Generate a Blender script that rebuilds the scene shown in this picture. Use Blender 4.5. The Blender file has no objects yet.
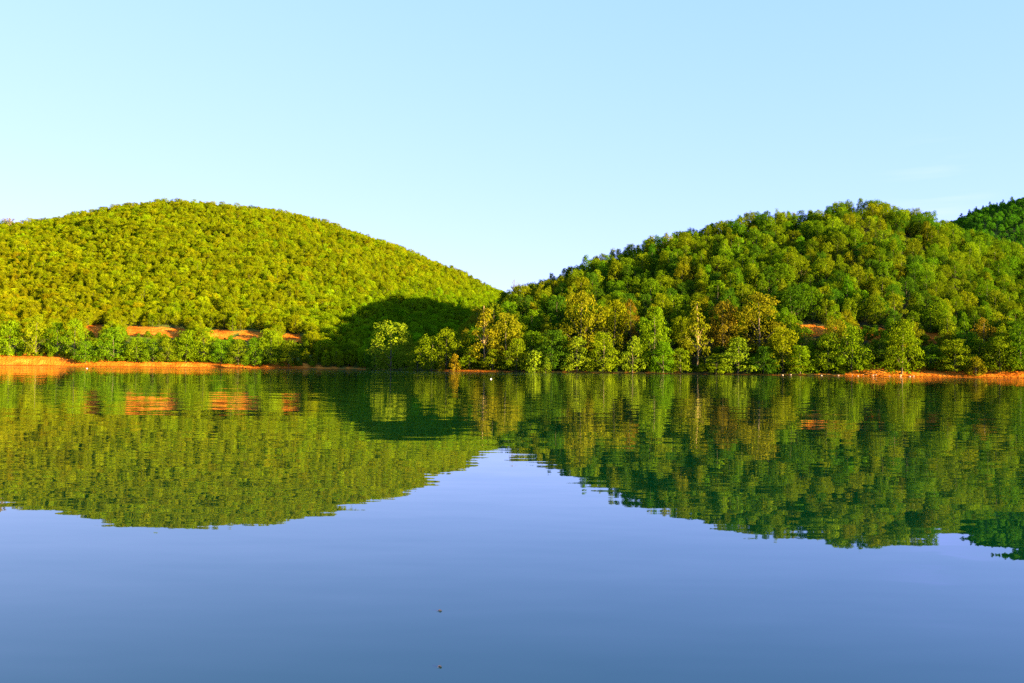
import math, numpy as np
F, H = 900.0, 0.9
def yh(px): return 365.7 + .012*(px-150)
def ip(px, pts):
    a = np.array(pts, float)
    # smooth (pchip-free) interpolation: linear on a fine table then box smoothed
    xs = np.linspace(a[0,0]-60, a[-1,0]+60, 900)
    v = np.interp(xs, a[:,0], a[:,1])
    k = 11; p = np.pad(v, k//2, mode='edge'); v = np.convolve(p, np.ones(k)/k, 'valid')
    return np.interp(px, xs, v)
def smooth(t): t = np.clip(t,0,1); return t*t*(3-2*t)
# tree-top outlines of the hills as bearings (px) and elevations (py)
L_TOP = [(-700,366),(-500,330),(-350,295),(-200,262),(-80,240),(0,225),(40,222),(80,213),(120,205),(160,201),(210,202),(260,207),(310,217),(350,227),(390,242),(430,258),(460,271),(485,284),(503,292),(540,308),(600,330),(700,352),(800,366)]
L_SHORE = [(-700,640),(-300,560),(-100,530),(100,522),(300,520),(420,540),(500,600),(800,700)]
L_CREST = [(-700,900),(-200,930),(100,960),(300,960),(430,950),(520,960),(800,1000)]
R_TOP = [(370,370),(400,362),(430,349),(455,332),(480,310),(503,293),(530,283),(560,272),(600,255),(640,243),(670,232),(720,217),(760,210),(800,208),(845,200),(880,203),(920,212),(960,226),(1000,240),(1040,253),(1100,268),(1200,290),(1350,330),(1500,366)]
R_SHORE = [(370,520),(390,470),(420,432),(460,416),(520,408),(600,402),(700,398),(860,385),(960,376),(1024,368),(1150,352),(1300,340),(1500,335)]
R_CREST = [(370,560),(420,520),(503,530),(600,545),(720,560),(850,565),(960,560),(1100,545),(1300,520),(1500,500)]
FAR_TOP = [(700,366),(800,300),(900,245),(960,217),(985,207),(1024,197),(1100,182),(1200,170),(1400,190),(1700,300),(1800,368)]
def gz(top, px, Y, tree): return H + (yh(px) - ip(px, top))/F*Y - tree
def noise2(x, y, s, seed=0):
    r = np.random.RandomState(seed); out = 0
    for k in range(6):
        a = r.uniform(0, 2*math.pi); f = (1+.35*k)/s; p = r.uniform(0, 6.28)
        out = out + np.sin((x*math.cos(a)+y*math.sin(a))*f*6.283 + p + 1.3*np.sin((x*math.sin(a)-y*math.cos(a))*f*3+p*2))
    return out/6
def hill(px, Y, top, shore, crest, tree, back, bank, q=.5):
    Ys = ip(px, shore); Yc = ip(px, crest)
    e = np.maximum((yh(px) - ip(px, top))/F - tree/Yc, 0)
    t = (Y-Ys)/(Yc-Ys); tt = np.clip(t, 0, 1)
    Q = q*np.sin(tt*math.pi/2) + (1-q)*tt
    front = H*0 + e*Y*Q
    b = np.clip((Y-Yc)/back, 0, 1)
    zb = e*Yc*(.5+.5*np.cos(b*math.pi))
    land = np.where(t<=1, front, zb)
    d = Y-Ys
    rise = np.where(d>0, bank*smooth(d/9.0), np.maximum(-4, d*.25))
    fade = np.clip(e*Yc/8, 0, 1)
    z = np.where(d>0, rise*fade + land*smooth((d-4)/25+.0), rise)
    return np.where(e<=0, np.where(d>0, -1.0, rise), z)
def bank_l(px): return np.interp(px, [-300,0,60,100,200,300,320,420], [4.6,5.0,5.0,3.0,2.8,1.8,1.0,.8])
def bank_r(px): return np.interp(px, [380,420,500,640,760,840,880,900,960,1024,1200], [.6,.9,.9,.8,.7,1.6,3.2,2.2,2.1,2.8,2.8])
def height(x, y):
    Y = np.maximum(y, 60.0)
    px = np.clip(512 + F*x/Y, -720, 1880)
    zl = hill(px, Y, L_TOP, L_SHORE, L_CREST, 9, 420, bank_l(px))
    # the road bench cut into the left hill: a flat step with an earth face above it
    zr = hill(px, Y, R_TOP, R_SHORE, R_CREST, 12, 170, bank_r(px), .6)
    Yf = 1250.; ef = np.maximum((yh(px)-ip(px, FAR_TOP))/F, 0)
    zf = ef*Yf*np.exp(-((Y-Yf)/330.)**2) - 11
    z = np.maximum(np.maximum(zl, zr), np.where(Y>650, zf, -5))
    z = np.maximum(z, 265*np.exp(-((x-1180)/210.)**2-((y-1000)/230.)**2)-4)  # unseen hill off to the right, added to shade the distant hill
    n = noise2(x, y, 150, 1)*3.5 + noise2(x, y, 55, 2)*1.3
    z = z + n*np.clip((z-6)/25, 0, 1)*np.where(y>0,1,0)
    z = np.where(y < 60, np.maximum(-4, np.minimum((-y-7)*.2, 3+.02*(-y))), z)
    far = np.clip((y-1900)/1500, 0, 1)*60 + np.clip((np.abs(x)-1500)/1500,0,1)*25*np.where(y>400,1,0)
    return np.maximum(z, np.where((y>900)|(np.abs(x)>1500), far-1.5, -50))
SKY_STRENGTH, AIR, DUST, OZONE = .060, 1.0, .5, 1.8
CLOUD = (2.0, 2.3, 6.3, 1)
SUN_STRENGTH, SUN_COLOR, EXPOSURE = 5.0, (1, .74, .38), 2.95
import bpy
from math import radians as R, sin, cos, pi
SC = bpy.context.scene
COL = SC.collection
rng = np.random.RandomState(11)
SUN_AZ, SUN_EL = 58.0, 8.4

# ------------------------------------------------------------------ helpers
def tag(o, label=None, cat=None, group=None, kind=None):
    if label: o['label'] = label
    if cat: o['category'] = cat
    if group: o['group'] = group
    if kind: o['kind'] = kind
    return o
def mesh_np(name, V, faces, mat, smooth_=False, attrs=None):
    """V (n,3); faces (m,4) or (m,3) int array, or list of such arrays"""
    if not isinstance(faces, list): faces = [faces]
    me = bpy.data.meshes.new(name)
    V = np.asarray(V, np.float32)
    me.vertices.add(len(V)); me.vertices.foreach_set('co', V.ravel())
    li = np.concatenate([f.ravel() for f in faces]).astype(np.int32)
    sizes = np.concatenate([np.full(len(f), f.shape[1]) for f in faces]).astype(np.int32)
    me.loops.add(len(li)); me.loops.foreach_set('vertex_index', li)
    me.polygons.add(len(sizes))
    st = np.concatenate([[0], np.cumsum(sizes)[:-1]]).astype(np.int32)
    me.polygons.foreach_set('loop_start', st)
    me.polygons.foreach_set('use_smooth', np.full(len(sizes), smooth_))
    me.update(calc_edges=True)
    for k, (dom, v) in (attrs or {}).items():
        a = me.attributes.new(k, 'FLOAT', dom); a.data.foreach_set('value', np.asarray(v, np.float32))
    if mat: me.materials.append(mat)
    return me
def link(name, me, parent=None):
    o = bpy.data.objects.new(name, me); COL.objects.link(o)
    if parent: o.parent = parent
    return o

# ------------------------------------------------------------------ materials
def new_mat(name):
    m = bpy.data.materials.new(name); m.use_nodes = True
    nt = m.node_tree; nt.nodes.clear()
    out = nt.nodes.new('ShaderNodeOutputMaterial')
    return m, nt, out
def N(nt, t, **kw):
    n = nt.nodes.new(t)
    for k, v in kw.items():
        if k in n.bl_rna.properties: setattr(n, k, v)
        else: n.inputs[k].default_value = v
    return n
def leaf_mat(name, instanced):
    m, nt, out = new_mat(name); L = nt.links.new
    if instanced:
        c = N(nt, 'ShaderNodeAttribute', attribute_type='INSTANCER', attribute_name='tint'); csock = c.outputs['Color']
    else:
        c = N(nt, 'ShaderNodeObjectInfo'); csock = c.outputs['Color']
    v = N(nt, 'ShaderNodeAttribute', attribute_type='GEOMETRY', attribute_name='leafvar')
    hs = N(nt, 'ShaderNodeHueSaturation')
    mr = N(nt, 'ShaderNodeMapRange'); mr.inputs['To Min'].default_value = .62; mr.inputs['To Max'].default_value = 1.38
    mh = N(nt, 'ShaderNodeMapRange'); mh.inputs['To Min'].default_value = .518; mh.inputs['To Max'].default_value = .482
    L(v.outputs['Fac'], mr.inputs['Value']); L(v.outputs['Fac'], mh.inputs['Value'])
    L(mr.outputs[0], hs.inputs['Value']); L(mh.outputs[0], hs.inputs['Hue']); L(csock, hs.inputs['Color'])
    d = N(nt, 'ShaderNodeBsdfPrincipled', Roughness=.55)
    d.inputs['Specular IOR Level'].default_value = 0
    t = N(nt, 'ShaderNodeBsdfTranslucent'); mx = N(nt, 'ShaderNodeMixShader'); mx.inputs[0].default_value = .4
    L(hs.outputs[0], d.inputs['Base Color']); L(hs.outputs[0], t.inputs['Color'])
    L(d.outputs[0], mx.inputs[1]); L(t.outputs[0], mx.inputs[2]); L(mx.outputs[0], out.inputs['Surface'])
    return m
M_LEAF = leaf_mat('leaf', False); M_LEAF_I = leaf_mat('leaf_forest', True)
def plain(name, col, rough=.8, scale=None, col2=None):
    m, nt, out = new_mat(name); L = nt.links.new
    b = N(nt, 'ShaderNodeBsdfPrincipled', Roughness=rough); b.inputs['Specular IOR Level'].default_value = .3
    b.inputs['Base Color'].default_value = (*col, 1)
    if scale:
        tc = N(nt, 'ShaderNodeTexCoord'); nz = N(nt, 'ShaderNodeTexNoise', Scale=scale, Detail=4.0)
        mix = N(nt, 'ShaderNodeMix', data_type='RGBA')
        L(tc.outputs['Object'], nz.inputs['Vector']); L(nz.outputs['Fac'], mix.inputs[0])
        mix.inputs[6].default_value = (*col, 1); mix.inputs[7].default_value = (*col2, 1)
        L(mix.outputs[2], b.inputs['Base Color'])
    L(b.outputs[0], out.inputs['Surface']); return m
M_BARK = plain('bark', (.06, .045, .025), .9, 9., (.13, .10, .06))
M_PALE = plain('pale_bark', (.17, .12, .04), .9, 9., (.30, .21, .08))
M_TWIG = plain('bare_twig', (.12, .10, .05), .9)
M_WHITE = plain('white_plastic', (.8, .8, .76), .4)
M_GREY = plain('grey_plastic', (.35, .35, .33), .5)
M_DEAD = plain('dead_leaf', (.05, .035, .02), .6, 300., (.02, .015, .01))
M_STONE = plain('stone', (.5, .42, .3), .85, 1.5, (.35, .25, .15))

def ground_mat():
    m, nt, out = new_mat('ground'); L = nt.links.new
    geo = N(nt, 'ShaderNodeNewGeometry')
    a = N(nt, 'ShaderNodeAttribute', attribute_type='GEOMETRY', attribute_name='soil')
    g = N(nt, 'ShaderNodeAttribute', attribute_type='GEOMETRY', attribute_name='grass')
    n1 = N(nt, 'ShaderNodeTexNoise', Scale=.22, Detail=6.0); n2 = N(nt, 'ShaderNodeTexNoise', Scale=.9, Detail=5.0)
    n3 = N(nt, 'ShaderNodeTexNoise', Scale=.06, Detail=4.0)
    for n in (n1, n2, n3): L(geo.outputs['Position'], n.inputs['Vector'])
    soil = N(nt, 'ShaderNodeValToRGB')
    e = soil.color_ramp.elements; e[0].position = .3; e[0].color = (.30, .076, .007, 1); e[1].position = .7; e[1].color = (.58, .22, .022, 1)
    x = e.new(.5); x.color = (.47, .138, .010, 1)
    L(n1.outputs['Fac'], soil.inputs[0])
    litter = N(nt, 'ShaderNodeValToRGB')
    e = litter.color_ramp.elements; e[0].position = .35; e[0].color = (.02, .03, .008, 1); e[1].position = .7; e[1].color = (.07, .06, .018, 1)
    L(n2.outputs['Fac'], litter.inputs[0])
    gr = N(nt, 'ShaderNodeValToRGB')
    e = gr.color_ramp.elements; e[0].position = .35; e[0].color = (.05, .075, .01, 1); e[1].position = .7; e[1].color = (.12, .13, .02, 1)
    L(n2.outputs['Fac'], gr.inputs[0])
    def edge(att, noise, amt):
        s = N(nt, 'ShaderNodeMath', operation='SUBTRACT'); s.inputs[1].default_value = .5; L(noise.outputs['Fac'], s.inputs[0])
        mm = N(nt, 'ShaderNodeMath', operation='MULTIPLY_ADD'); mm.inputs[1].default_value = amt; L(s.outputs[0], mm.inputs[0]); L(att.outputs['Fac'], mm.inputs[2])
        r = N(nt, 'ShaderNodeMapRange'); r.inputs['From Min'].default_value = .4; r.inputs['From Max'].default_value = .6; L(mm.outputs[0], r.inputs['Value'])
        return r.outputs[0]
    m1 = N(nt, 'ShaderNodeMix', data_type='RGBA'); L(edge(g, n1, 1.2), m1.inputs[0]); L(litter.outputs[0], m1.inputs[6]); L(gr.outputs[0], m1.inputs[7])
    m2 = N(nt, 'ShaderNodeMix', data_type='RGBA'); L(edge(a, n1, 1.0), m2.inputs[0]); L(m1.outputs[2], m2.inputs[6]); L(soil.outputs[0], m2.inputs[7])
    sz = N(nt, 'ShaderNodeSeparateXYZ'); L(geo.outputs['Position'], sz.inputs[0])
    wn = N(nt, 'ShaderNodeMath', operation='MULTIPLY_ADD'); wn.inputs[1].default_value = -.9; L(n1.outputs['Fac'], wn.inputs[0]); L(sz.outputs['Z'], wn.inputs[2])
    wr = N(nt, 'ShaderNodeMapRange'); wr.inputs['From Min'].default_value = -.25; wr.inputs['From Max'].default_value = .15; wr.inputs['To Min'].default_value = .42; wr.inputs['To Max'].default_value = 1
    L(wn.outputs[0], wr.inputs['Value'])                    # damp earth along the waterline
    wm = N(nt, 'ShaderNodeVectorMath', operation='SCALE'); L(m2.outputs[2], wm.inputs[0]); L(wr.outputs[0], wm.inputs['Scale'])
    b = N(nt, 'ShaderNodeBsdfPrincipled', Roughness=.95); b.inputs['Specular IOR Level'].default_value = 0
    bp = N(nt, 'ShaderNodeBump', Strength=.9, Distance=1.2); L(n2.outputs['Fac'], bp.inputs['Height'])
    L(wm.outputs[0], b.inputs['Base Color']); L(bp.outputs[0], b.inputs['Normal']); L(b.outputs[0], out.inputs['Surface'])
    return m
def water_mat():
    m, nt, out = new_mat('lake_water'); L = nt.links.new
    geo = N(nt, 'ShaderNodeNewGeometry')
    def waves(sx, sy, sc, det, loc):
        mp = N(nt, 'ShaderNodeMapping'); mp.inputs['Scale'].default_value = (sx, sy, 1); mp.inputs['Location'].default_value = loc
        mp.inputs['Rotation'].default_value = (0, 0, .12)
        L(geo.outputs['Position'], mp.inputs['Vector'])
        n = N(nt, 'ShaderNodeTexNoise', Scale=sc, Detail=det, Roughness=.55); L(mp.outputs[0], n.inputs['Vector'])
        s = N(nt, 'ShaderNodeVectorMath', operation='SUBTRACT'); s.inputs[1].default_value = (.5, .5, .5); L(n.outputs['Color'], s.inputs[0])
        return s.outputs[0], n
    def scaled(sock, vec):
        k = N(nt, 'ShaderNodeVectorMath', operation='MULTIPLY'); k.inputs[1].default_value = vec; L(sock, k.inputs[0]); return k.outputs[0]
    w1, _ = waves(.5, 1.6, 1.0, 2.0, (3, 7, 0))          # short ripples
    w2, _ = waves(.03, .16, 1.0, 2.0, (31, 17, 0))       # long slow undulation
    _, pn = waves(.006, .03, 1.0, 3.0, (5, 2, 0))        # breezier and calmer patches
    pr = N(nt, 'ShaderNodeMapRange'); pr.inputs['From Min'].default_value = .42; pr.inputs['From Max'].default_value = .68
    pr.inputs['To Min'].default_value = .55; pr.inputs['To Max'].default_value = 1.6; L(pn.outputs['Fac'], pr.inputs['Value'])
    sx = N(nt, 'ShaderNodeSeparateXYZ'); L(geo.outputs['Position'], sx.inputs[0])      # sheltered by the near bank, livelier in the open
    op = N(nt, 'ShaderNodeMapRange'); op.inputs['From Min'].default_value = 3; op.inputs['From Max'].default_value = 180
    op.inputs['To Min'].default_value = .9; op.inputs['To Max'].default_value = 5.0; L(sx.outputs['Y'], op.inputs['Value'])
    pm = N(nt, 'ShaderNodeMath', operation='MULTIPLY'); L(pr.outputs[0], pm.inputs[0]); L(op.outputs[0], pm.inputs[1])
    sc1 = N(nt, 'ShaderNodeVectorMath', operation='SCALE'); L(scaled(w1, (RIP*.6, RIP, 0)), sc1.inputs[0]); L(pm.outputs[0], sc1.inputs['Scale'])
    ad = N(nt, 'ShaderNodeVectorMath', operation='ADD'); L(sc1.outputs[0], ad.inputs[0]); L(scaled(w2, (SWELL*.4, SWELL, 0)), ad.inputs[1])
    w3, _ = waves(2.2, 7.0, 1.0, 1.0, (11, 5, 0))        # fine cat's-paw ripples
    ad3 = N(nt, 'ShaderNodeVectorMath', operation='ADD'); L(ad.outputs[0], ad3.inputs[0]); L(scaled(w3, (.007, .015, 0)), ad3.inputs[1]); ad = ad3
    ad2 = N(nt, 'ShaderNodeVectorMath', operation='ADD'); L(ad.outputs[0], ad2.inputs[0]); ad2.inputs[1].default_value = (0, 0, 1)
    nm = N(nt, 'ShaderNodeVectorMath', operation='NORMALIZE'); L(ad2.outputs[0], nm.inputs[0])
    b = N(nt, 'ShaderNodeBsdfPrincipled', Roughness=.0, IOR=1.43)
    b.inputs['Base Color'].default_value = (*WATER_BODY, 1); b.inputs['Specular Tint'].default_value = (.0, .8, 1, 1)
    ro = N(nt, 'ShaderNodeMapRange'); ro.inputs['From Min'].default_value = 4; ro.inputs['From Max'].default_value = 200; ro.inputs['To Max'].default_value = .05
    L(sx.outputs['Y'], ro.inputs['Value']); L(ro.outputs[0], b.inputs['Roughness'])       # wind-ruffled far water
    L(nm.outputs[0], b.inputs['Normal']); L(b.outputs[0], out.inputs['Surface'])
    return m
RIP, SWELL = .017, .008
WATER_BODY = (.0, .024, .006)

# ------------------------------------------------------------------ ground and water
def axis(segs):
    out = []
    for a, b, s in segs: out.append(np.arange(a, b, s))
    out.append(np.array([segs[-1][1]])); return np.concatenate(out)
gx = axis([(-5600, -1600, 250), (-1600, -620, 28), (-620, 620, 4), (620, 1600, 28), (1600, 5600, 250)])
gy = axis([(-800, -40, 40), (-40, 20, 4), (20, 300, 40), (300, 660, 2.5), (660, 1120, 7), (1120, 1700, 25), (1700, 6500, 200)])
GX, GY = np.meshgrid(gx, gy)
GZ = height(GX, GY)
PXg = np.clip(512 + F*GX/np.maximum(GY, 60), -720, 1880)
PYg = yh(PXg) - (GZ-H)/np.maximum(GY, 60)*F
dL = GY - ip(PXg, L_SHORE); dR = GY - ip(PXg, R_SHORE)
inR = (dR > 0) & (PXg > 385) & (GY < ip(PXg, R_CREST)+60)
soil = np.where(inR, np.clip(1.6 - dR/14.0, 0, 1)*np.interp(PXg, [400, 430, 460, 480, 500, 840, 856, 1200], [.3, .9, 1, 1, .36, .36, 1, 1]),
                np.clip(1.9 - dL/13.0, 0, 1)*np.interp(PXg, [-200, 296, 310, 360], [1, 1, .55, .45])*(GY < 900))
def road_py(px): return np.interp(px, [-200, 60, 85, 130, 200, 250, 310, 340], [326, 329, 331, 331, 334, 336, 340, 342])
def cut_open(px):      # stretches of the cut that trees do not hide
    return np.max([np.clip(np.minimum(px-a, b-px)/3.0+.5, 0, 1) for a, b in ((84, 103), (124, 186), (207, 233), (238, 263), (281, 303))], axis=0)
rd = np.abs(PYg - road_py(PXg))
soil = np.maximum(soil, np.where((~inR) & (GY > 520) & (GY < 900) & (PXg > 60) & (PXg < 312), np.clip(1.7 - rd/np.where(PXg < 104, 6., 4.2), 0, 1)*cut_open(PXg), 0))
soil = np.maximum(soil, np.where(inR & (PXg > 770) & (PXg < 1010) & (np.abs(PYg-(331+(PXg-800)*.05)) < 7), .68, 0))
SCARS = ((812, 328, 9, 3), (874, 336, 7, 5), (928, 338, 6, 3))          # bare earth showing on the lower right slope
for sx_, sy_, sw_, sh_ in SCARS:
    soil = np.maximum(soil, np.where(inR & (GY < ip(PXg, R_CREST)), np.clip(1.9-np.hypot((PXg-sx_)/sw_, (PYg-sy_)/sh_), 0, .62), 0))
soil = np.where(GY < 60, .75, soil)
grass = np.where(inR, .1, np.where((dL > 0) & (PYg > road_py(PXg)-2) & (GY < 900), .75, .62))
grass = np.maximum(grass, np.where((PXg > 395) & (PXg < 470) & (dR > -3) & (dR < 30), .8, 0))
ny, nx = GX.shape
idx = np.arange(ny*nx).reshape(ny, nx)
quads = np.stack([idx[:-1, :-1], idx[:-1, 1:], idx[1:, 1:], idx[1:, :-1]], -1).reshape(-1, 4)
ter = link('terrain', mesh_np('terrain', np.stack([GX, GY, GZ], -1).reshape(-1, 3), quads, ground_mat(), True,
           {'soil': ('POINT', soil.ravel()), 'grass': ('POINT', grass.ravel())}))
tag(ter, 'hilly lake basin of orange earth and dark forest floor under the trees', 'terrain', None, 'structure')
wx = np.linspace(-3000, 3000, 13); wy = np.concatenate([[-60], np.linspace(0, 1150, 8)])
WX, WY = np.meshgrid(wx, wy); i2 = np.arange(WX.size).reshape(WX.shape)
wq = np.stack([i2[:-1, :-1], i2[:-1, 1:], i2[1:, 1:], i2[1:, :-1]], -1).reshape(-1, 4)
wat = link('water', mesh_np('water', np.stack([WX, WY, 0*WX], -1).reshape(-1, 3), wq, water_mat(), True))
tag(wat, 'calm blue lake mirroring two wooded hills and the clear sky', 'lake', None, 'structure')

# ------------------------------------------------------------------ tree shapes (unit height, unit width)
def tube(P, rad, n=6):
    P = np.asarray(P, float); V = []; Fq = []
    for i, p in enumerate(P):
        d = P[min(i+1, len(P)-1)] - P[max(i-1, 0)]; d = d/ (np.linalg.norm(d)+1e-9)
        a = np.cross(d, [.3, .9, .1]); a /= np.linalg.norm(a)+1e-9; b = np.cross(d, a)
        for k in range(n):
            t = 2*pi*k/n; V.append(p + rad[i]*(a*cos(t)+b*sin(t)))
    for i in range(len(P)-1):
        for k in range(n): Fq.append([i*n+k, i*n+(k+1) % n, (i+1)*n+(k+1) % n, (i+1)*n+k])
    return np.array(V), np.array(Fq)
def join_parts(parts):
    V = []; Q = []; o = 0
    for v, q in parts: V.append(v); Q.append(q+o); o += len(v)
    return np.concatenate(V), np.concatenate(Q)
PROFILE = {
 'round':  lambda z: .5*np.sqrt(np.clip(1-((z-.50)/.54)**2, 0, 1)),
 'skirt':  lambda z: .56*np.clip(1-z, 0, 1)**.42*np.clip(.75+z*2.0, 0, 1),
 'pointed': lambda z: .5*np.clip(1.03-z, 0, 1)**.62*np.clip(.45+z*2.2, 0, 1),
 'tall':   lambda z: .5*np.clip(np.sin(np.clip(z*.93+.09, 0, 1)*pi), 0, 1)**.6,
 'cone':   lambda z: .5*np.clip(1.04-z, 0, 1)**.85*np.clip(z*12+.25, 0, 1),
}
def crown_mesh(name, seed, prof, base=.08, nclump=34, nleaf=1500, leaf=.036, clump=.115, flat=.75, inner=.22, mat=None):
    r = np.random.RandomState(seed); pf = PROFILE[prof]
    cs = []
    tries = 0
    while len(cs) < nclump and tries < 6000:
        tries += 1
        z = r.uniform(base+clump*.5, 1-clump*.55); Rz = float(pf(z)) - clump*.55
        if r.uniform() > (max(Rz, .0)+.08)/.5: continue
        th = r.uniform(0, 2*pi); rr = max(Rz, 0)*math.sqrt(r.uniform(.25, 1.0))*r.uniform(.85, 1.12)
        c = np.array([rr*cos(th), rr*sin(th), z])
        if any(np.linalg.norm((c-o)*[1, 1, 1.25]) < clump*.85 for o in cs): continue
        cs.append(c)
    cs = np.array(cs); nc = len(cs)
    csz = clump*r.uniform(.7, 1.3, nc)
    n_in = int(nleaf*inner); n_out = nleaf-n_in
    w = csz**2; k = r.choice(nc, n_out, p=w/w.sum())
    d = r.normal(size=(n_out, 3)); d /= np.linalg.norm(d, axis=1)[:, None]
    d[:, 2] += .18; d /= np.linalg.norm(d, axis=1)[:, None]
    rad = csz[k]*(r.uniform(.25, 1, n_out)**.45)
    P = cs[k] + d*rad[:, None]*[1, 1, flat]
    zi = r.uniform(base, .93, n_in); th = r.uniform(0, 2*pi, n_in); rr = pf(zi)*.72*np.sqrt(r.uniform(0, 1, n_in))
    Pi = np.stack([rr*np.cos(th), rr*np.sin(th), zi], -1); Ni = r.normal(size=(n_in, 3))
    ax = P*[1, 1, 0]; ax /= np.linalg.norm(ax, axis=1)[:, None]+1e-6
    Nn = d*.8 + ax*.35 + r.normal(size=(n_out, 3))*.42 + [0, 0, .12]
    P = np.concatenate([P, Pi]); Nn = np.concatenate([Nn, Ni]); Nn /= np.linalg.norm(Nn, axis=1)[:, None]
    n = len(P)
    a = np.cross(Nn, r.normal(size=(n, 3))); a /= np.linalg.norm(a, axis=1)[:, None]; b = np.cross(Nn, a)
    s = leaf*r.uniform(.6, 1.35, n)[:, None]
    bend = Nn*s*.25
    v0 = P - a*s*.75; v1 = P + b*s*.42 + bend; v2 = P + a*s*.75; v3 = P - b*s*.42 + bend
    V = np.stack([v0, v1, v2, v3], 1).reshape(-1, 3)
    V[:, 2] = np.maximum(V[:, 2], .004)
    Q = np.arange(4*n).reshape(n, 4)
    cv = r.uniform(-.22, .22, nc)
    lv = np.clip(np.concatenate([.5 + cv[k], np.full(n_in, .42)]) + r.uniform(-.25, .25, n), 0, 1)
    me = mesh_np(name, V, Q, mat or M_LEAF, False, {'leafvar': ('FACE', lv)})
    return me, cs
def trunk_mesh(name, seed, cs, thick=.018, nl=9, top=.86, mat=None):
    r = np.random.RandomState(seed+77)
    zs = np.linspace(-.03, top, 9)
    wob = np.cumsum(r.normal(size=(9, 2))*.008, axis=0)
    P = np.stack([wob[:, 0], wob[:, 1], zs], -1)
    parts = [tube(P, thick*(1.25-zs/top)**.9*np.where(zs < .02, 1.35, 1)+.0025)]
    far = [j for j in np.argsort(-np.linalg.norm(cs[:, :2], axis=1)) if cs[j, 2] > .38][:nl]
    for j in far:
        c = cs[j]; z0 = max(.10, c[2]-np.linalg.norm(c[:2])*.75 - .03); z0 = min(z0, top*.95)
        p0 = np.array([np.interp(z0, zs, P[:, 0]), np.interp(z0, zs, P[:, 1]), z0])
        mid = p0*.5 + c*.5 + [0, 0, .025]
        w0 = thick*.5*(1.1-z0)
        parts.append(tube([p0, mid, p0*.04+c*.96], [w0, w0*.6, .0018], 5))
    V, Q = join_parts(parts)
    return mesh_np(name, V, Q, mat or M_BARK, True)
KIND = {}
def kind(k, seeds, **kw):
    tw = kw.pop('trunk', {})
    for s in seeds:
        cm, cs = crown_mesh('crown_'+k, s, **kw); KIND.setdefault(k, []).append((cm, trunk_mesh('trunk_'+k, s, cs, **tw)))
kind('round', (1, 2, 3, 4, 5), prof='round', base=.06, nclump=62, nleaf=3200, leaf=.030, clump=.105, flat=.85, trunk=dict(thick=.011, nl=6, top=.8))
kind('pointed', (6, 7, 8, 9), prof='pointed', base=.04, nclump=60, nleaf=3000, leaf=.030, clump=.095, flat=.8, trunk=dict(thick=.011, nl=5, top=.85))
kind('skirt', (11, 12, 13), prof='skirt', base=.0, nclump=74, nleaf=4200, leaf=.027, clump=.10, flat=.65, trunk=dict(thick=.010, nl=6, top=.8))
kind('tall', (21, 22, 23), prof='tall', base=.02, nclump=66, nleaf=3600, leaf=.026, clump=.09, flat=.7, trunk=dict(thick=.011, nl=6, top=.8))
kind('sparse', (31, 32, 33), prof='tall', base=.06, nclump=48, nleaf=2300, leaf=.026, clump=.09, flat=.6, inner=.12, trunk=dict(thick=.011, nl=12, top=.92))
kind('spray', (41, 42, 43), prof='skirt', base=.0, nclump=34, nleaf=2100, leaf=.034, clump=.125, flat=.5, inner=.2, trunk=dict(thick=.010, nl=8, top=.8))
kind('airy', (71, 72), prof='cone', base=.08, nclump=50, nleaf=2300, leaf=.026, clump=.09, flat=.55, inner=.12, trunk=dict(thick=.012, nl=20, top=.96, mat=M_PALE))
kind('cone', (51, 52), prof='cone', base=.04, nclump=56, nleaf=1700, leaf=.032, clump=.08, flat=.5, inner=.3, trunk=dict(thick=.009, nl=4, top=.95))
kind('bush', (61, 62, 63), prof='skirt', base=.0, nclump=22, nleaf=1100, leaf=.055, clump=.17, flat=.8, trunk=dict(thick=.02, nl=8, top=.6))

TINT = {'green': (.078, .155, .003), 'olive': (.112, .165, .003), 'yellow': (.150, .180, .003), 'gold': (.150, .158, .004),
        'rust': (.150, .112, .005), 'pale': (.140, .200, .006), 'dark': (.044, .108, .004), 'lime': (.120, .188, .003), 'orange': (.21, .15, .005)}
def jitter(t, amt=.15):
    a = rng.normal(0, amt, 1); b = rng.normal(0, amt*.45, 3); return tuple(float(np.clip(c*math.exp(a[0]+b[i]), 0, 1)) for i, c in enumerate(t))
n_tree = 0
def tree(name, k, x, y, h, w, tint, label, cat='tree', group=None, sink=.15, vi=None):
    global n_tree
    vs = KIND[k]; cm, tm = vs[n_tree % len(vs) if vi is None else vi]; n_tree += 1
    z = float(height(np.array([x]), np.array([y]))[0])
    e = bpy.data.objects.new(name, None); COL.objects.link(e); e.empty_display_size = 1
    e.location = (x, y, z-sink); e.rotation_euler = (0, 0, rng.uniform(0, 6.28)); e.scale = (w, w, h)
    tag(e, label, cat, group)
    c = link('crown', cm, e); c.color = (*tint, 1)
    link('trunk', tm, e)
    return e
def at(px, off, top, wpx, side='R', Y=None):
    """bearing px, metres behind the waterline, tree-top elevation -> x, y, height, width"""
    if Y is None: Y = float(ip(px, R_SHORE if side == 'R' else L_SHORE)) + off
    x = (px-512)/F*Y
    z = float(height(np.array([x]), np.array([Y]))[0])
    return x, Y, H + (yh(px)-top)/F*Y - z + .15, wpx/F*Y

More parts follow.
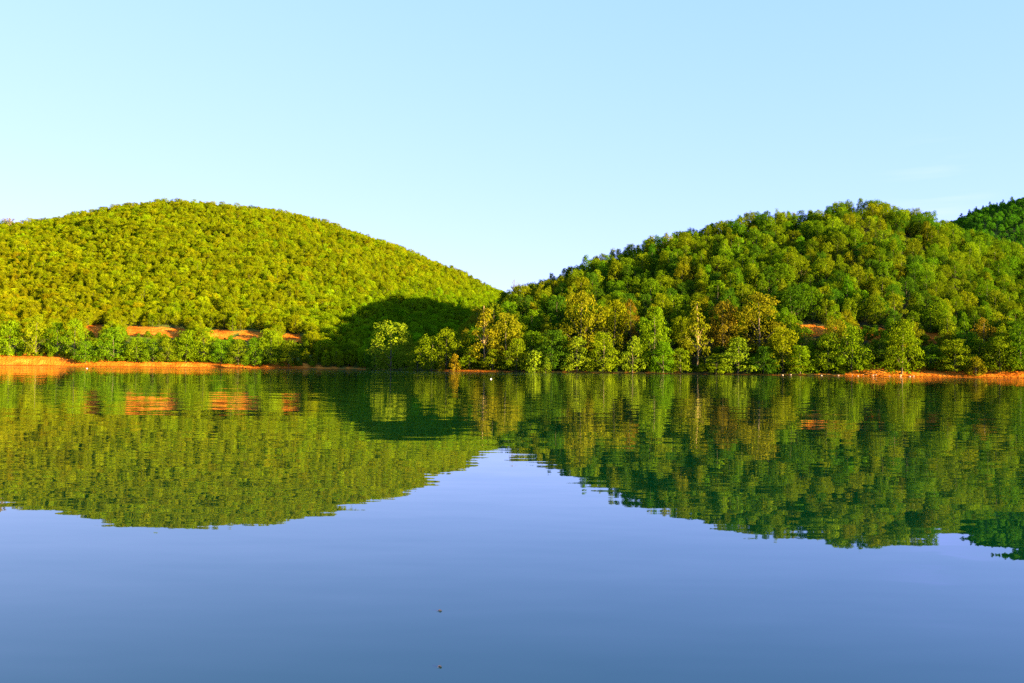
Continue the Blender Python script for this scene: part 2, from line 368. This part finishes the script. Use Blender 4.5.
#HAND = (px, metres behind waterline, top py, width px, shape, tint, label, name)
SHORE_R = [
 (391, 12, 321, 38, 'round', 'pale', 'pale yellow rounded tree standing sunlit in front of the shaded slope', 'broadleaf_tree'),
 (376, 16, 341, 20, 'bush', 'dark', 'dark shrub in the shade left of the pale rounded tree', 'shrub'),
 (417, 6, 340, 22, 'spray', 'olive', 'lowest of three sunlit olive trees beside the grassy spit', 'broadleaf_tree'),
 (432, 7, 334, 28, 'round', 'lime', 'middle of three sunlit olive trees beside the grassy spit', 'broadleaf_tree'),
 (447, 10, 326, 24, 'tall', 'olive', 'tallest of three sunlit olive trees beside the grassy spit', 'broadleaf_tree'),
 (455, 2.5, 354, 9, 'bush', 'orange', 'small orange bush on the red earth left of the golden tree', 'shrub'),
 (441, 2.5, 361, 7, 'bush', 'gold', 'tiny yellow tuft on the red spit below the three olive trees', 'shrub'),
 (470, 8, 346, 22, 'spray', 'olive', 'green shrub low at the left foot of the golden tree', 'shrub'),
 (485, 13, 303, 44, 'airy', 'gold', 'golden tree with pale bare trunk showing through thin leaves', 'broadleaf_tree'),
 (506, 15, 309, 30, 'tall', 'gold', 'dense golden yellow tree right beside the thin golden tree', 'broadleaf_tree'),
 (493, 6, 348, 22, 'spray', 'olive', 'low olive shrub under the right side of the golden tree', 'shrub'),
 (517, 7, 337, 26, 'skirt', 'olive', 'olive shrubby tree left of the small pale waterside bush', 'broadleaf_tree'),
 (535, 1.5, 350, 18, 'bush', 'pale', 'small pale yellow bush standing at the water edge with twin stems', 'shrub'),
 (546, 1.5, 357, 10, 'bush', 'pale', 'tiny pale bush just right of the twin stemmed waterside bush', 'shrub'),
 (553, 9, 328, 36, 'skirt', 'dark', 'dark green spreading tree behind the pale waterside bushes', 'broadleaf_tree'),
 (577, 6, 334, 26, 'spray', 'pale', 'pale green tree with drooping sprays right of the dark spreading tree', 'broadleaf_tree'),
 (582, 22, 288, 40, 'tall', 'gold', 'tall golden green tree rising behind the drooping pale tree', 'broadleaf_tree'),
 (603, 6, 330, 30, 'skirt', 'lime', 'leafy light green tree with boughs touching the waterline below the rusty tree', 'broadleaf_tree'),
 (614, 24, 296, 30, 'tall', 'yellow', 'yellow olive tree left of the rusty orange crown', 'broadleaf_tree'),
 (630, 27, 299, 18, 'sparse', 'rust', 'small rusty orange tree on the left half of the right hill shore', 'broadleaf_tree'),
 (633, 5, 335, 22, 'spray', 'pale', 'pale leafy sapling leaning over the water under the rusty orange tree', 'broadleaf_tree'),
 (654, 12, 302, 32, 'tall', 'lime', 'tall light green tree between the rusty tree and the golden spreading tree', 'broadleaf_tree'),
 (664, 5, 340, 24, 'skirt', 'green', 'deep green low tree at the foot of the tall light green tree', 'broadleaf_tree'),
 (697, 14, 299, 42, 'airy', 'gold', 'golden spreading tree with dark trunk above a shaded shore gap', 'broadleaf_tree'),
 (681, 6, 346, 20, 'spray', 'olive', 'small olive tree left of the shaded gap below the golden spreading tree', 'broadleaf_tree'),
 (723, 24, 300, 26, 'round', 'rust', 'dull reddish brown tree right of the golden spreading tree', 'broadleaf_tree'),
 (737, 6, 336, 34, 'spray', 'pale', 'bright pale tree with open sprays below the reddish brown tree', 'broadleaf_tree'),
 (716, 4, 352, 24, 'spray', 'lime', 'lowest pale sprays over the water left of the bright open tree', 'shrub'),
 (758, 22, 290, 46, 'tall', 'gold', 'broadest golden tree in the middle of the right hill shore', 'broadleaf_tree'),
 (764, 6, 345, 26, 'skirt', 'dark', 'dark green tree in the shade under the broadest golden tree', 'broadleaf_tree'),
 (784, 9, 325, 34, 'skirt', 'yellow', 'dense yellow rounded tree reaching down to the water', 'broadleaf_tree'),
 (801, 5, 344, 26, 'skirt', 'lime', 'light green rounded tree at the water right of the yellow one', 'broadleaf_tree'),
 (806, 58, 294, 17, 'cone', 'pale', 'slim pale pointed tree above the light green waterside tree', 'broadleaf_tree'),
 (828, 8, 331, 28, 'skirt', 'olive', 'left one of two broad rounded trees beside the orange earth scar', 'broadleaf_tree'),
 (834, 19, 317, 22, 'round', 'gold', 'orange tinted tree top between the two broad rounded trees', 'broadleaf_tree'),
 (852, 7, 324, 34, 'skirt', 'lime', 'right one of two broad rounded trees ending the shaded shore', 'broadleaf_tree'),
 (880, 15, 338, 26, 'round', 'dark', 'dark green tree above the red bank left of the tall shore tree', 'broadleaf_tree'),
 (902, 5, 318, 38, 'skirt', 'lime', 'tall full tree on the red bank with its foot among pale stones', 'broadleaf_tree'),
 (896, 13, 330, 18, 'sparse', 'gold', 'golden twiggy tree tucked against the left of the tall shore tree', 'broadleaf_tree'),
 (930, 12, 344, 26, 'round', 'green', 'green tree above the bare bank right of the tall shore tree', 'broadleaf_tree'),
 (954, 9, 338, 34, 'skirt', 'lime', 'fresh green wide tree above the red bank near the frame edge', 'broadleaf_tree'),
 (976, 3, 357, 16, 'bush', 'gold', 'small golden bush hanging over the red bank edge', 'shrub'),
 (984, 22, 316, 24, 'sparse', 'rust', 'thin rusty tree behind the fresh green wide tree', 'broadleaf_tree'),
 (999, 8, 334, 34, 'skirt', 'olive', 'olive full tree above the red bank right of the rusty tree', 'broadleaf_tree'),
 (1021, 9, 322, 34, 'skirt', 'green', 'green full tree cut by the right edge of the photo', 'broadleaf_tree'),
]
SHORE_L = [
 (-20, 12, 322, 30, 'skirt', 'olive', 'olive tree on the orange bank just outside the left edge', 'broadleaf_tree'),
 (9, 12, 319, 30, 'skirt', 'lime', 'leafy green tree on the orange bank at the left edge', 'broadleaf_tree'),
 (36, 13, 314, 26, 'tall', 'yellow', 'yellow lit tree second from the left edge on the orange bank', 'broadleaf_tree'),
 (57, 14, 320, 22, 'tall', 'green', 'darker green tree between the yellow tree and the bright tall tree', 'broadleaf_tree'),
 (75, 11, 317, 20, 'tall', 'lime', 'bright lime tall tree left of the largest bare orange earth patch', 'broadleaf_tree'),
 (86, 5, 340, 20, 'skirt', 'green', 'low green tree growing down the bank below the bright lime tree', 'broadleaf_tree'),
 (113, 10, 325, 32, 'skirt', 'green', 'largest dark rounded tree in front of the orange road cut', 'broadleaf_tree'),
 (137, 9, 336, 22, 'skirt', 'lime', 'low rounded shore tree just right of the largest dark tree', 'broadleaf_tree'),
 (153, 9, 338, 20, 'skirt', 'green', 'low green shore tree under the palest stretch of road cut', 'broadleaf_tree'),
 (169, 9, 337, 20, 'skirt', 'olive', 'olive low shore tree under the right end of the palest road cut', 'broadleaf_tree'),
 (186, 11, 329, 24, 'skirt', 'lime', 'rounded light tree that breaks the road cut in two', 'broadleaf_tree'),
 (205, 13, 326, 26, 'skirt', 'lime', 'taller rounded light tree right of the break in the road cut', 'broadleaf_tree'),
 (222, 8, 338, 20, 'skirt', 'green', 'small green shore tree below the second road cut stretch', 'broadleaf_tree'),
 (239, 7, 339, 22, 'skirt', 'lime', 'light low shore tree below the third road cut stretch', 'broadleaf_tree'),
 (255, 6, 337, 20, 'skirt', 'green', 'mid green shore tree left of the tall light one by the shadow', 'broadleaf_tree'),
 (271, 10, 328, 28, 'skirt', 'lime', 'tall light tree nearest the big hill shadow', 'broadleaf_tree'),
 (289, 6, 339, 22, 'skirt', 'olive', 'last sunlit shore tree before the big hill shadow', 'broadleaf_tree'),
]
placed = []
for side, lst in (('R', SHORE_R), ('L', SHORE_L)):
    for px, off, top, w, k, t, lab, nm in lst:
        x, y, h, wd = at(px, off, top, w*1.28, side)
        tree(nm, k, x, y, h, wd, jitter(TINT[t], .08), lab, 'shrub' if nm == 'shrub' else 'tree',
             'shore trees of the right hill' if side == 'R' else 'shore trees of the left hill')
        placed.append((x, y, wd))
placed = np.array(placed)

# skyline trees: leafless tree on each side, conifers on the far ridge
def bare_mesh(name, seed):
    r = np.random.RandomState(seed); parts = []
    def grow(p, d, l, rad, depth):
        q = p + d*l; parts.append(tube([p, (p+q)/2 + r.normal(size=3)*l*.04, q], [rad, rad*.8, rad*.6], 5))
        if depth == 0: return
        for _ in range(3 if depth > 1 else 4):
            nd = d + r.normal(size=3)*.55; nd[2] = abs(nd[2])*.8+.25; nd /= np.linalg.norm(nd)
            grow(q - d*l*r.uniform(0, .35), nd, l*r.uniform(.6, .8), rad*.6, depth-1)
    grow(np.array([0, 0, -.02]), np.array([0, 0, 1.]), .3, .03, 4)
    V, Q = join_parts(parts); V = V.copy(); V[:, :2] /= max(np.ptp(V[:, 0]), np.ptp(V[:, 1])); V[:, 2] /= V[:, 2].max()
    return mesh_np(name, V, Q, M_TWIG, True)
for px, Y, top, w, lab in ((8, 935, 217, 20, 'grey leafless tree on the skyline at the far left edge'),
                           (516, 528, 279, 11, 'tiny leafless tree on the skyline where the two hills meet')):
    x, y, h, wd = at(px, 0, top, w, Y=Y)
    o = link('bare_tree', bare_mesh('bare_tree', int(px))); o.location = (x, y, float(height(np.array([x]), np.array([y]))[0])-.2)
    o.scale = (wd, wd, max(h, 6)); tag(o, lab, 'tree', 'leafless skyline trees')
con = [(962, 212, 9), (970, 208, 7), (977, 205, 7), (984, 204, 6), (991, 200, 8), (998, 201, 6), (1004, 198, 7), (1013, 195, 11), (1020, 197, 7), (1030, 190, 9), (1042, 187, 8)]
for i, (px, top, w) in enumerate(con):
    x, y, h, wd = at(px, 0, top, w, Y=1235+8*(i % 3))
    tree('conifer_tree', 'cone', x, y, max(h, 12), wd*1.2, jitter(TINT['dark'], .1),
         'tallest dark conifer standing up from the distant shaded ridge' if px == 1013 else 'dark pointed conifer in the row along the distant shaded ridge', 'tree',
         None if px == 1013 else 'conifers on the distant ridge')

# ------------------------------------------------------------------ forest
def scatter(x0, x1, y0, y1, s, jit=.42):
    xs = np.arange(x0, x1, s); ys = np.arange(y0, y1, s*.9); X, Y = np.meshgrid(xs, ys)
    X = X + (np.arange(len(ys)) % 2)[:, None]*s/2
    return (X+rng.uniform(-jit, jit, X.shape)*s).ravel(), (Y+rng.uniform(-jit, jit, Y.shape)*s).ravel()
def pick(px, table):
    names = list(table); p = np.array([table[k] for k in names]); return names[rng.choice(len(names), p=p/p.sum())]

X, Y = scatter(-75, 480, 360, 780, 7.5)
Z = height(X, Y); PX = 512+F*X/Y; PY = yh(PX)-(Z-H)/Y*F
d = Y-ip(PX, R_SHORE); cr = ip(PX, R_CREST)
ok = (d > 13) & (PX > 405) & (PX < 1180) & (Y < cr+70) & (Z > 1.2)
ok &= ~((PX > 780) & (PX < 950) & (np.abs(PY-(331+(PX-800)*.05)) < 5) & (rng.uniform(0, 1, len(X)) < .6))
ok &= np.array([np.min(np.hypot(placed[:, 0]-a, placed[:, 1]-b) - placed[:, 2]*.33) > 1.5 for a, b in zip(X, Y)])
X, Y, Z, PX, PY, d, cr = [a[ok] for a in (X, Y, Z, PX, PY, d, cr)]
hgt = np.clip(rng.normal(12.6, 2.4, len(X)), 8, 19) + np.clip(3-d/25, 0, 3)
hgt = np.where(Y > cr-15, np.clip(hgt, 9.5, 13.0), hgt)
ln = 206 + np.clip(PX-862, 0, 80)*.46                       # a taller stand along the shoulder with a hollow below it
hgt = np.where((PX > 858) & (PX < 940) & (PY < ln+14) & (PY > ln-14), hgt*1.1, hgt)
hgt = np.where((PX > 850) & (PX < 930) & (PY > ln+14) & (PY < ln+34), hgt*.66, hgt)
keep = np.ones(len(X), bool)
for sx_, sy_, sw_, sh_ in SCARS:
    keep &= ~((np.abs(PX-sx_) < sw_+5) & (PY > sy_-sh_) & (PY < sy_+34) & (PY-hgt/Y*F < sy_+sh_))
X, Y, Z, PX, PY, d, cr, hgt = [a[keep] for a in (X, Y, Z, PX, PY, d, cr, hgt)]
tints = []; cname = []
for i in range(len(X)):
    low = np.clip((PY[i]-260)/80, 0, 1); left = np.clip((820-PX[i])/250, 0, 1)
    c = pick(PX[i], {'green': 1.5-.5*low*left, 'olive': 1.5, 'dark': .85-.3*low, 'yellow': .25+.9*low*left, 'gold': .14*low*left*(PY[i] > 285), 'lime': .5})
    cname.append(c); tints.append(jitter(TINT[c], .13))
tints = np.array(tints); cname = np.array(cname)
inframe = (PX > 400) & (PX < 1030) & (Y < cr+6)
size = np.where(inframe, hgt/Y*(1+rng.uniform(-.05, .05, len(X))), 0)
N_IND = 205
order = np.argsort(-size)[:N_IND]
WORD = {'green': 'mid green', 'olive': 'olive', 'dark': 'dark green', 'yellow': 'yellowish', 'gold': 'golden', 'lime': 'light green'}
is_ind = np.zeros(len(X), bool); is_ind[order] = True
for i in order:
    part = 'left end' if PX[i] < 600 else 'middle' if PX[i] < 800 else 'right side'
    tier = 'right behind shore trees' if d[i] < 45 else 'halfway up the slope'
    g = f'{WORD[cname[i]]} trees {tier}, {part} of the right hill'
    tree('broadleaf_tree', ('round', 'tall', 'pointed')[rng.choice(3, p=(.4, .25, .35))], X[i], Y[i], hgt[i], hgt[i]*rng.uniform(.62, .86), tuple(tints[i]),
         f'{WORD[cname[i]]} leafy tree {tier}, {part} of right hill', 'tree', g)

def forest(name, pts, hs, tint, label, src, cat='forest', wid=.78):
    """countless distant trees: points carrying size and leaf tint, a crown and trunk set on each"""
    n = len(pts)
    me = bpy.data.meshes.new(name); me.vertices.add(n); me.vertices.foreach_set('co', np.asarray(pts, np.float32).ravel())
    a = me.attributes.new('tint', 'FLOAT_COLOR', 'POINT'); a.data.foreach_set('color', np.c_[tint, np.ones(n)].astype(np.float32).ravel())
    sc = np.c_[hs*wid*rng.uniform(.85, 1.15, n), hs*wid*rng.uniform(.85, 1.15, n), hs]
    a = me.attributes.new('size', 'FLOAT_VECTOR', 'POINT'); a.data.foreach_set('vector', sc.astype(np.float32).ravel())
    rt = np.c_[np.zeros(n), np.zeros(n), rng.uniform(0, 6.28, n)]
    a = me.attributes.new('turn', 'FLOAT_VECTOR', 'POINT'); a.data.foreach_set('vector', rt.astype(np.float32).ravel())
    a = me.attributes.new('variant', 'INT', 'POINT'); a.data.foreach_set('value', rng.randint(0, len(src), n).astype(np.int32))
    me.update()
    o = link(name, me); tag(o, label, cat, None, 'stuff')
    ng = bpy.data.node_groups.new(name, 'GeometryNodeTree')
    ng.interface.new_socket('Geometry', in_out='INPUT', socket_type='NodeSocketGeometry')
    ng.interface.new_socket('Geometry', in_out='OUTPUT', socket_type='NodeSocketGeometry')
    L = ng.links.new; gi = ng.nodes.new('NodeGroupInput'); go = ng.nodes.new('NodeGroupOutput')
    allj = ng.nodes.new('GeometryNodeJoinGeometry')
    for co, to in src:
        ci = ng.nodes.new('GeometryNodeObjectInfo'); ci.inputs['Object'].default_value = co; ci.transform_space = 'ORIGINAL'
        sm = ng.nodes.new('GeometryNodeSetMaterial'); sm.inputs['Material'].default_value = M_LEAF_I; L(ci.outputs['Geometry'], sm.inputs['Geometry'])
        j = ng.nodes.new('GeometryNodeJoinGeometry'); L(sm.outputs[0], j.inputs[0])
        if to:
            ti = ng.nodes.new('GeometryNodeObjectInfo'); ti.inputs['Object'].default_value = to; ti.transform_space = 'ORIGINAL'; L(ti.outputs['Geometry'], j.inputs[0])
        gt = ng.nodes.new('GeometryNodeGeometryToInstance'); L(j.outputs[0], gt.inputs[0]); L(gt.outputs[0], allj.inputs[0])
    ip_ = ng.nodes.new('GeometryNodeInstanceOnPoints'); ip_.inputs['Pick Instance'].default_value = True
    L(gi.outputs[0], ip_.inputs['Points']); L(allj.outputs[0], ip_.inputs['Instance'])
    for nm, ty, sk in (('variant', 'INT', 'Instance Index'), ('size', 'FLOAT_VECTOR', 'Scale'), ('turn', 'FLOAT_VECTOR', 'Rotation')):
        na = ng.nodes.new('GeometryNodeInputNamedAttribute'); na.data_type = ty; na.inputs['Name'].default_value = nm
        L(na.outputs['Attribute'], ip_.inputs[sk])
    L(ip_.outputs[0], go.inputs[0])
    md = o.modifiers.new('trees', 'NODES'); md.node_group = ng
    return o
def sources(k, n):
    out = []
    for cm, tm in KIND[k][:n]:
        c = next(o for o in COL.objects if o.data == cm); t = next(o for o in COL.objects if o.data == tm); out.append((c, t))
    return out
SRC = sources('round', 4) + sources('tall', 2) + sources('pointed', 4)
SRC_BUSH = [(c, None) for c, t in sources('bush', 3)]
r_ = ~is_ind
forest('hillside_forest', np.c_[X[r_], Y[r_], Z[r_]-.2], hgt[r_], tints[r_], 'green and olive closed forest over the upper slopes of the right hill', SRC)

# left hill
X, Y = scatter(-620, 230, 535, 1010, 5.7)
Z = height(X, Y); PX = 512+F*X/Y; PY = yh(PX)-(Z-H)/Y*F
d = Y-ip(PX, L_SHORE); cr = ip(PX, L_CREST)
inR_ = (PX > 405) & (Y < ip(PX, R_CREST)+68) & (Y > ip(PX, R_SHORE))
ok = (d > 10) & (PX > -330) & (PX < 640) & (Y < cr+40) & (Z > 1.0) & ~inR_
ok &= ~((PX > -40) & (PX < 305) & (PY > road_py(PX)-4.5) & ((cut_open(PX) > .1) | (PY > road_py(PX)+12)))
X, Y, Z, PX, PY, d = [a[ok] for a in (X, Y, Z, PX, PY, d)]
hgt = np.clip(rng.normal(9.3, 1.2, len(X)), 6.5, 13)
base = np.array([.150, .192, .002])
och = np.clip((150-PX)/160, 0, 1)*np.clip((PY-240)/60, 0, 1)
tn = base[None]*np.exp(rng.normal(0, .16, (len(X), 1)) + rng.normal(0, .07, (len(X), 3)))
tn = tn*(1+och[:, None]*np.array([.12, -.10, 0]))
valley_shade = np.clip((PX-300)/90, 0, 1)*np.clip((PY-285)/45, 0, 1)     # greener valley foot: the shaded slope's green put into the leaf tint
tn = tn*(1-valley_shade[:, None]*np.array([.30, -.14, 0]))
dk = rng.uniform(0, 1, len(X)) < .05; tn[dk] *= [.5, .62, .8]
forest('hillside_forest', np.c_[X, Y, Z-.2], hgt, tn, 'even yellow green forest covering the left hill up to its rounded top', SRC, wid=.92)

# distant right-hand hill
X, Y = scatter(520, 1000, 960, 1290, 7.5)
Z = height(X, Y); PX = 512+F*X/Y
ok = (PX > 900) & (PX < 1180) & (Z > 8); X, Y, Z = X[ok], Y[ok], Z[ok]
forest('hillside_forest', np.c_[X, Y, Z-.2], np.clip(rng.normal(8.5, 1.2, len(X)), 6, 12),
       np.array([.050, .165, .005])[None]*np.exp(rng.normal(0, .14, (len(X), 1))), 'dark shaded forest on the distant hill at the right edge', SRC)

# undergrowth along the shores and at the edge of the road cut
pts = []; hs = []; tn = []
for _ in range(2200):
    if rng.uniform() < .62:
        px = rng.uniform(400, 1130); off = rng.uniform(1.2, 26) if 480 < px < 850 else rng.uniform(9, 34); Yv = float(ip(px, R_SHORE))+off; t = ('green', 'dark', 'olive')[rng.randint(3)]
        hh = rng.uniform(1.2, 3.6)
    else:
        px = rng.uniform(-150, 320); off = rng.uniform(8, 70); Yv = float(ip(px, L_SHORE))+off; t = ('green', 'lime', 'olive')[rng.randint(3)]; hh = rng.uniform(1.5, 4.5)
    x = (px-512)/F*Yv; z = float(height(np.array([x]), np.array([Yv]))[0]); py = yh(px)-(z-H)/Yv*F
    if z < .8 or (off > 13 and px < 320 and py < road_py(px)+5): continue
    pts.append((x, Yv, z-.1)); hs.append(hh); tn.append(jitter(TINT[t], .15))
forest('undergrowth', np.array(pts), np.array(hs), np.array(tn), 'low shrubs filling the gaps beneath the shore trees', SRC_BUSH, 'undergrowth', 1.3)

# ------------------------------------------------------------------ small things
import bmesh
def stone_mesh(seed):
    bm = bmesh.new(); bmesh.ops.create_icosphere(bm, subdivisions=2, radius=.5); r = np.random.RandomState(seed)
    ax = r.normal(size=(5, 3))
    for v in bm.verts:
        p = np.array(v.co); k = 1+.16*sum(math.sin(2.2*float(p@a)+i) for i, a in enumerate(ax))/2; v.co = v.co*k; v.co.z *= .6
    me = bpy.data.meshes.new('stone'); bm.to_mesh(me); bm.free(); me.materials.append(M_STONE); return me
SM = [stone_mesh(s) for s in (1, 2, 3)]
for i in range(16):
    px = rng.uniform(846, 915) if i < 12 else rng.uniform(770, 846); Yv = float(ip(px, R_SHORE)) + rng.uniform(.8, 3.0); x = (px-512)/F*Yv
    o = link('stone', SM[i % 3]); s = rng.uniform(.35, .85); o.scale = (s*1.3, s, s); o.rotation_euler = (0, 0, rng.uniform(0, 6))
    o.location = (x, Yv, float(height(np.array([x]), np.array([Yv]))[0])+s*.1)
    tag(o, 'pale stone lying at the waterline below the tall full tree' if i < 12 else 'pale stone at the waterline below the two broad rounded trees', 'stone',
        'pale stones under the tall full tree' if i < 12 else 'pale stones under the rounded trees')
def lathe(prof, n=20):
    V = []; Q = []
    for r0, z in prof:
        for k in range(n): V.append((r0*cos(2*pi*k/n), r0*sin(2*pi*k/n), z))
    for i in range(len(prof)-1):
        for k in range(n): Q.append((i*n+k, i*n+(k+1) % n, (i+1)*n+(k+1) % n, (i+1)*n+k))
    return np.array(V), np.array(Q)
def on_water(px, py):
    p = math.atan((yh(512)-341.5)/F); r = math.atan(.012)
    a, b = (px-512)/F, (341.5-py)/F
    a, b = a*cos(r)-b*sin(r), a*sin(r)+b*cos(r)
    dy, dz = cos(p)-b*sin(p), sin(p)+b*cos(p); k = -H/dz
    return a*k, dy*k
def buoy(px, py, s, lab):
    e = bpy.data.objects.new('float_buoy', None); COL.objects.link(e)
    e.location = (*on_water(px, py), 0); e.scale = (s, s, s); tag(e, lab, 'float')
    V, Q = lathe([(.001, -.3), (.3, -.26), (.47, -.1), (.5, .08), (.42, .28), (.22, .42), (.1, .47)]); link('body', mesh_np('buoy_body', V, Q, M_WHITE, True), e)
    V, Q = lathe([(.1, .46), (.1, .56), (.06, .62), (.001, .63)]); link('cap', mesh_np('buoy_cap', V, Q, M_GREY, True), e)
buoy(491, 379.2, .17, 'small white float on the water in front of the golden tree')
buoy(87, 368.6, .30, 'tiny white float near the orange bank on the left')
def leaf_bit(px, py, s, rz, lab):
    t = np.linspace(0, 1, 9); V = []; Q = []
    for a in t:
        w = .32*math.sin(pi*min(a*1.02, 1))**.8+.005
        for k in (-1, -.5, 0, .5, 1): V.append(((a-.5), w*k, .10+.22*k*k*math.sin(pi*a)+.10*(a-.5)**2))
    for i in range(8):
        for k in range(4): Q.append((i*5+k, i*5+k+1, (i+1)*5+k+1, (i+1)*5+k))
    e = bpy.data.objects.new('floating_leaf', None); COL.objects.link(e); e.location = (*on_water(px, py), 0); e.rotation_euler = (0, 0, rz); e.scale = (s, s, s)
    tag(e, lab, 'leaf')
    link('blade', mesh_np('leaf_blade', np.array(V)-[0, 0, .06], np.array(Q), M_DEAD, True), e)
    v, q = tube([(-.5, 0, .07), (-.7, .05, .12), (-.85, .12, .2)], [.025, .02, .015], 5); link('stalk', mesh_np('leaf_stalk', v, q, M_DEAD, True), e)
leaf_bit(440, 611, .017, .4, 'small dark curled leaf floating farther out on the blue foreground water')
leaf_bit(440, 667, .015, .9, 'small dark curled leaf floating nearest to the camera')

# ------------------------------------------------------------------ light, sky, camera
w = bpy.data.worlds.new('World'); SC.world = w; w.use_nodes = True
nt = w.node_tree; nt.nodes.clear(); L = nt.links.new
out = N(nt, 'ShaderNodeOutputWorld'); bg = N(nt, 'ShaderNodeBackground', Strength=SKY_STRENGTH)
sky = N(nt, 'ShaderNodeTexSky', sky_type='NISHITA', sun_disc=False)
sky.sun_elevation = R(SUN_EL); sky.sun_rotation = R(180-SUN_AZ); sky.air_density = AIR; sky.dust_density = DUST; sky.ozone_density = OZONE; sky.altitude = 700
# the camera's response to the clear sky: a softer gradient, clean blue
SS = SKY_STRENGTH*2**EXPOSURE
sep = N(nt, 'ShaderNodeSeparateColor'); cmb = N(nt, 'ShaderNodeCombineColor'); L(sky.outputs[0], sep.inputs[0])
for k, (lvl, ref, gm) in enumerate(((.50, .436, .47), (.81, .773, .31), (2.0, 1.23, .05))):
    m1 = N(nt, 'ShaderNodeMath', operation='MULTIPLY'); m1.inputs[1].default_value = SS/ref; L(sep.outputs[k], m1.inputs[0])
    m2 = N(nt, 'ShaderNodeMath', operation='POWER'); m2.inputs[1].default_value = gm; L(m1.outputs[0], m2.inputs[0])
    m3 = N(nt, 'ShaderNodeMath', operation='MULTIPLY'); m3.inputs[1].default_value = lvl/SS; L(m2.outputs[0], m3.inputs[0]); L(m3.outputs[0], cmb.inputs[k])
# a faint streak of high cloud
tc = N(nt, 'ShaderNodeTexCoord'); mp = N(nt, 'ShaderNodeMapping'); mp.inputs['Scale'].default_value = (5, 5, 60); mp.inputs['Rotation'].default_value = (0, .06, 0)
nz = N(nt, 'ShaderNodeTexNoise', Scale=1.0, Detail=5.0); L(tc.outputs['Generated'], mp.inputs[0]); L(mp.outputs[0], nz.inputs['Vector'])
cr_ = N(nt, 'ShaderNodeMapRange'); cr_.inputs['From Min'].default_value = .45; cr_.inputs['From Max'].default_value = .8; cr_.inputs['To Max'].default_value = .5; L(nz.outputs['Fac'], cr_.inputs['Value'])
dd = N(nt, 'ShaderNodeVectorMath', operation='DISTANCE'); nv = N(nt, 'ShaderNodeVectorMath', operation='NORMALIZE'); L(tc.outputs['Generated'], nv.inputs[0])
L(nv.outputs[0], dd.inputs[0]); dd.inputs[1].default_value = (.418, .890, .182)
mk = N(nt, 'ShaderNodeMapRange'); mk.inputs['From Min'].default_value = .02; mk.inputs['From Max'].default_value = .065; mk.inputs['To Min'].default_value = 1; mk.inputs['To Max'].default_value = 0
L(dd.outputs['Value'], mk.inputs['Value']); mm_ = N(nt, 'ShaderNodeMath', operation='MULTIPLY'); L(cr_.outputs[0], mm_.inputs[0]); L(mk.outputs[0], mm_.inputs[1])
cm = N(nt, 'ShaderNodeMix', data_type='RGBA'); L(mm_.outputs[0], cm.inputs[0]); L(cmb.outputs[0], cm.inputs[6]); cm.inputs[7].default_value = CLOUD
L(cm.outputs[2], bg.inputs['Color']); L(bg.outputs[0], out.inputs['Surface'])

sd = bpy.data.lights.new('sun', 'SUN'); sd.energy = SUN_STRENGTH; sd.angle = R(.53); sd.color = SUN_COLOR
so = bpy.data.objects.new('sun', sd); COL.objects.link(so); so.location = (200, -200, 200)
so.rotation_euler = (R(90-SUN_EL), 0, R(SUN_AZ))       # points to -X +Y and slightly down
cam = bpy.data.cameras.new('camera'); co = bpy.data.objects.new('camera', cam); COL.objects.link(co); SC.camera = co
cam.sensor_width = 36; cam.lens = F/1024*36; cam.clip_start = .05; cam.clip_end = 12000
from mathutils import Matrix
pitch = math.atan((yh(512)-341.5)/F)
co.matrix_world = Matrix.Translation((0, 0, H)) @ Matrix.Rotation(pi/2+pitch, 4, 'X') @ Matrix.Rotation(math.atan(.012), 4, 'Z')
vs = SC.view_settings; vs.view_transform = 'Standard'; vs.look = 'None'; vs.exposure = EXPOSURE; vs.gamma = 1; vs.use_curve_mapping = False
SC.cycles.max_bounces = 8; SC.cycles.diffuse_bounces = 5; SC.cycles.transmission_bounces = 4; SC.cycles.glossy_bounces = 3
SC.cycles.use_denoising = False
